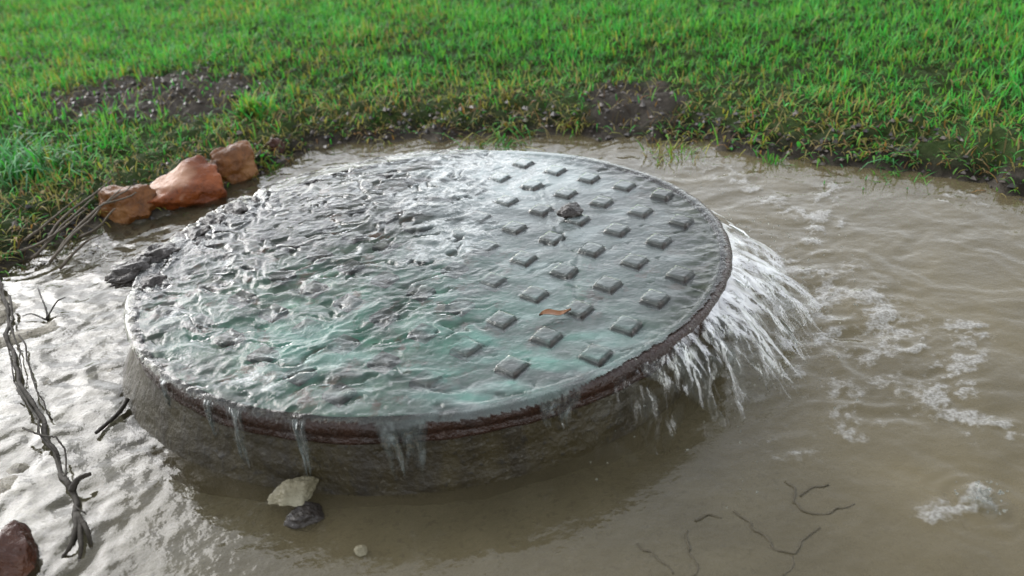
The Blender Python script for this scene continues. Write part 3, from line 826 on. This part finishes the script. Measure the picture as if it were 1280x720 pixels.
# small splash in the stream
ball = bmesh.new(); bmesh.ops.create_icosphere(ball, subdivisions=1, radius=1)
ballv = np.array([v.co[:] for v in ball.verts]); ballf = np.array([[v.index for v in f.verts] for f in ball.faces]); ball.free()
gx_ = np.linspace(-.026, .026, 70); SX, SY = np.meshgrid(gx_, gx_); SR = np.hypot(SX, SY)
SZ = 0.013 * np.exp(-(SR / .010) ** 2) * (0.45 + 1.1 * np.abs(fbm(SX * 120, SY * 120, 3, 221))) + 0.006 * np.exp(-((SR - .015) / .005) ** 2) * np.clip(fbm(SX * 90, SY * 90, 2, 223) + .2, 0, 1)
SF = grid_faces(70, 70); SF = np.concatenate([SF[:, [0, 1, 2]], SF[:, [0, 2, 3]]])
Vl, Fl = [np.stack([SX, SY, SZ], -1).reshape(-1, 3)], [SF]; nv = 4900
for q in range(34):
    a_, l_ = random.uniform(0, 6.28), random.uniform(.004, .024)
    c = np.array([math.cos(a_) * l_, math.sin(a_) * l_, random.uniform(.006, .026) * (1 - l_ / .04)])
    Vl.append(ballv * random.choice([.0006, .0009, .0014]) + c); Fl.append(ballf + nv); nv += len(ballv)
V = np.concatenate(Vl); me = mesh_np('splash', V, np.concatenate(Fl))
dn_ = np.concatenate([(sstep(.0006, .008, SZ) * (.25 + .5 * sstep(-.3, .5, fbm(SX * 150, SY * 150, 3, 225)))).ravel(), np.full(nv - 4900, .8)])
fattr(me, 'foam', np.full(nv, .6)); fattr(me, 'murk', np.full(nv, .05)); fattr(me, 'dens', dn_)
o = link('splash', me, M['fall']); o.location = at(1226, 630, 0.001)
tag(o, 'small white splash standing up from the stream at the near right', 'splash')

# ------------------------------------------------------------------ grass
def blades(px_, py_, pz_, L, Wd, lean, az, tone, bend=0.6):
    """arrays -> one mesh of curved blades, five faces each"""
    n = len(px_)
    dx, dy = np.cos(az), np.sin(az); sx, sy = -dy, dx
    V = np.zeros((n, 7, 3)); 
    s = [0.0, 0.38, 0.72, 1.0]; w = [0.75, 1.0, 0.7, 0.0]
    k = 0
    for si, wi in zip(s, w):
        h = L * (np.sin(lean * 0 + 1.0) * 0 + si * np.cos(lean * (0.35 + bend * si)))
        o = L * si * np.sin(lean * (0.35 + bend * si))
        cx, cy, cz = px_ + dx * o, py_ + dy * o, pz_ + h
        if wi > 0:
            V[:, k] = np.stack([cx - sx * Wd * wi / 2, cy - sy * Wd * wi / 2, cz], -1)
            V[:, k + 1] = np.stack([cx + sx * Wd * wi / 2, cy + sy * Wd * wi / 2, cz], -1); k += 2
        else:
            V[:, k] = np.stack([cx, cy, cz], -1)
    b = (np.arange(n) * 7)[:, None]
    T = np.array([[0, 1, 3], [0, 3, 2], [2, 3, 5], [2, 5, 4], [4, 5, 6]])
    F = (b[:, :, None] + T[None]).reshape(-1, 3)
    me = mesh_np('grass', V.reshape(-1, 3), F)
    cattr(me, 'tone', np.repeat(tone, 7, axis=0))
    return me

G_BRIGHT = np.array([0.036, 0.215, 0.044]); G_MID = np.array([0.080, 0.215, 0.038]); G_OLIVE = np.array([0.150, 0.160, 0.038]); G_STRAW = np.array([0.17, 0.145, 0.075]); G_DARK = np.array([0.025, 0.10, 0.022]); G_BLUE = np.array([0.06, 0.20, 0.10]); G_RUST = np.array([0.11, 0.062, 0.028])
def lawn(n, x0, x1, y0, y1, scale=1.0, hole=None):
    x = RNG.uniform(x0, x1, n); y = RNG.uniform(y0, y1, n)
    if hole is not None:
        m = ~((x > hole[0]) & (x < hole[1]) & (y > hole[2]) & (y < hole[3])); x, y = x[m], y[m]
    z, bk, tf, br, d = land(x, y)
    clump = fbm(x * 5, y * 5, 3, 151); fine = fbm(x * 24, y * 24, 2, 157)
    edge = 1 - sstep(0.05, 0.42, d)                     # near the water: thin, short and brownish
    dens = sstep(-0.003, 0.045, d + 0.03 * fine) * (1 - 0.93 * br) * np.clip(0.78 + 0.5 * fine + 0.25 * clump, 0.05, 1) * (1 - 0.25 * edge)
    m = RNG.random(len(x)) < dens
    x, y, z, clump, fine, edge = x[m], y[m], z[m], clump[m], fine[m], edge[m]
    n = len(x)
    L = (0.017 + 0.022 * RNG.random(n) ** 1.5) * (0.95 + 0.35 * clump) * (1 - 0.18 * edge) * scale
    Wd = (0.0017 + 0.0019 * RNG.random(n)) * scale
    wide = RNG.random(n) < 0.10
    L = np.where(wide, L * 0.45, L); Wd = np.where(wide, Wd * 2.4, Wd)
    lean = np.abs(RNG.normal(0.88, 0.48, n)) + 0.30 * edge
    az = RNG.uniform(0, 2 * math.pi, n)
    lip = (d[m] < 0.07)
    az = np.where(lip, RNG.normal(-math.pi / 2, 1.1, n), az); L = np.where(lip, L * 1.25, L); lean = np.where(lip, lean + 0.35, lean)
    r = RNG.random(n); ry = fbm(x * 2.3, y * 2.3, 3, 163)
    brown = np.clip(0.20 + 0.62 * edge + 0.35 * ry - 0.30 * sstep(-0.2, 0.9, x), 0, 0.9)
    tone = np.where((r < brown * 0.75)[:, None], G_OLIVE, np.where((RNG.random(n) < 0.5)[:, None], G_BRIGHT, G_MID))
    r2 = RNG.random(n)
    tone = np.where((r2 < 0.012 + 0.06 * brown + 0.26 * edge ** 2)[:, None], G_STRAW, tone)
    tone = np.where(((r2 > 0.997 - 0.09 * edge ** 2))[:, None], G_RUST * (0.4 + edge[:, None]), tone)
    tone = np.where(((r2 > 0.80) & (r2 < 0.90))[:, None], G_DARK, tone)
    tone = tone * (0.95 + 0.54 * RNG.random((n, 1))) * (1 + 0.20 * clump[:, None])
    return x, y, z - 0.002, L, Wd, lean, az, np.clip(tone, 0.004, 0.6)
parts = [lawn(400000, -2.3, 1.9, 0.15, 3.6), lawn(60000, -5, 5, -0.6, 7.5, 1.7, (-2.3, 1.9, 0.15, 3.6))]
cat_ = [np.concatenate([p[i] for p in parts]) for i in range(8)]
tag(link('grass', blades(*cat_), M['blade']), 'green lawn grass growing above the muddy bank', 'grass', kind='stuff')

def tuft(label, u, v, n, L, Wd, lean, tones, z=None, az0=None, spread=1.0, rad_=0.02, cat='grass tuft', bend=0.75):
    p = at(u, v, 0.045)
    x = RNG.normal(0, rad_, n); y = RNG.normal(0, rad_ * .8, n)
    zz = land(np.array([p[0]]), np.array([p[1]]))[0][0] if z is None else z
    az = RNG.uniform(0, 2 * math.pi, n) if az0 is None else RNG.normal(az0, spread, n)
    tn = np.array([tones[i] for i in RNG.integers(0, len(tones), n)]) * (0.7 + 0.6 * RNG.random((n, 1)))
    me = blades(x, y, np.full(n, -0.004) + land(x + p[0], y + p[1])[0] - zz, L * RNG.uniform(.55, 1.1, n), Wd * RNG.uniform(.7, 1.2, n), np.abs(RNG.normal(lean, .3, n)), az, tn, bend)
    o = link('grass_tuft', me, M['blade']); o.location = (p[0], p[1], zz)
    return tag(o, label, cat)
tuft('large clump of long arching blue green leaves at the left edge of the bank', 25, 215, 170, 0.11, 0.0042, 1.0, [G_BLUE, G_BLUE * 1.4, G_DARK, G_BRIGHT], rad_=0.042, bend=1.1)
tuft('pale yellow green weed tuft at the top of the bank behind the orange rock', 322, 140, 130, 0.055, 0.0045, .8, [G_BRIGHT * 1.3, G_MID * 1.4, G_OLIVE * 1.3], rad_=0.022)
tuft('tuft hanging over the dark bank right behind the manhole', 620, 150, 190, 0.075, 0.003, 1.25, [G_MID, G_OLIVE, G_STRAW, G_BRIGHT], az0=-1.4, spread=.9, rad_=0.032, bend=1.1)
tuft('yellowish grass tuft right of the bare grey earth patch', 845, 165, 130, 0.055, 0.0028, .8, [G_OLIVE * 1.3, G_MID * 1.2, G_STRAW * .9], rad_=0.024)
tuft('small bright tuft standing alone at the right muddy shore', 963, 172, 70, 0.042, 0.003, .7, [G_BRIGHT, G_MID], rad_=0.012)
tuft('low green tuft drooping over the right shore into dark mud', 1110, 190, 150, 0.055, 0.003, 1.0, [G_BRIGHT, G_BLUE, G_MID], az0=-1.5, spread=1.2, rad_=0.034)
tuft('sprig of small leaves growing behind the orange rock', 330, 182, 40, 0.026, 0.0050, .9, [G_MID * 1.3, G_OLIVE * 1.2], rad_=0.012)

# dead straw litter on the banks
n = 900
lx = RNG.uniform(-1.3, 1.2, n * 6); ly = RNG.uniform(0.2, 1.4, n * 6)
z, bk, tf, br, d = land(lx, ly)
m = ((d > 0.0) & (d < 0.14)) | (br > 0.4)
lx, ly, z = lx[m], ly[m], z[m]; n = len(lx)
tone = np.array([G_STRAW, G_STRAW * .5, G_RUST, G_RUST * .5])[RNG.integers(0, 4, n)] * (0.6 + .7 * RNG.random((n, 1)))
me = blades(lx, ly, z + .002, RNG.uniform(.012, .045, n), RNG.uniform(.001, .0026, n), RNG.uniform(1.2, 1.7, n), RNG.uniform(0, 6.28, n), tone, 0.3)
tag(link('straw_litter', me, M['blade']), 'scattered dead straw and root bits on the bare muddy bank', 'straw', kind='stuff')
# crumbs of earth and small gravel along the shore and in the bare patches
n = 5200
lx = RNG.uniform(-1.5, 1.3, n * 3); ly = RNG.uniform(0.1, 1.5, n * 3)
z, bk, tf, br, d = land(lx, ly)
m = ((d > -0.03) & (d < 0.11)) | (br > 0.3)
lx, ly, z = lx[m][:n], ly[m][:n], z[m][:n]; n = len(lx)
r = 0.0022 + 0.006 * RNG.random(n) ** 3
jit = RNG.uniform(.6, 1.3, (n, 6, 1))
V = (oct_[None] * r[:, None, None] * jit * np.array([1, 1, .75]) + np.stack([lx, ly, z + r * .3], -1)[:, None]).reshape(-1, 3)
F = (np.arange(n)[:, None, None] * 6 + octf[None, :, :3]).reshape(-1, 3)
me = mesh_np('earth_crumbs', V, F, False)
t = NT('earth_crumb')
cc = t.attr('tone', True)
cm = t.done(t.princ(cc, 0.45))
cattr(me, 'tone', np.repeat(np.array([(.03, .022, .016), (.06, .045, .033), (.15, .12, .095), (.02, .015, .012)])[RNG.integers(0, 4, n)], 6, axis=0))
tag(link('earth_crumbs', me, cm), 'dark crumbs of wet earth and gravel along the bank', 'gravel', kind='stuff')
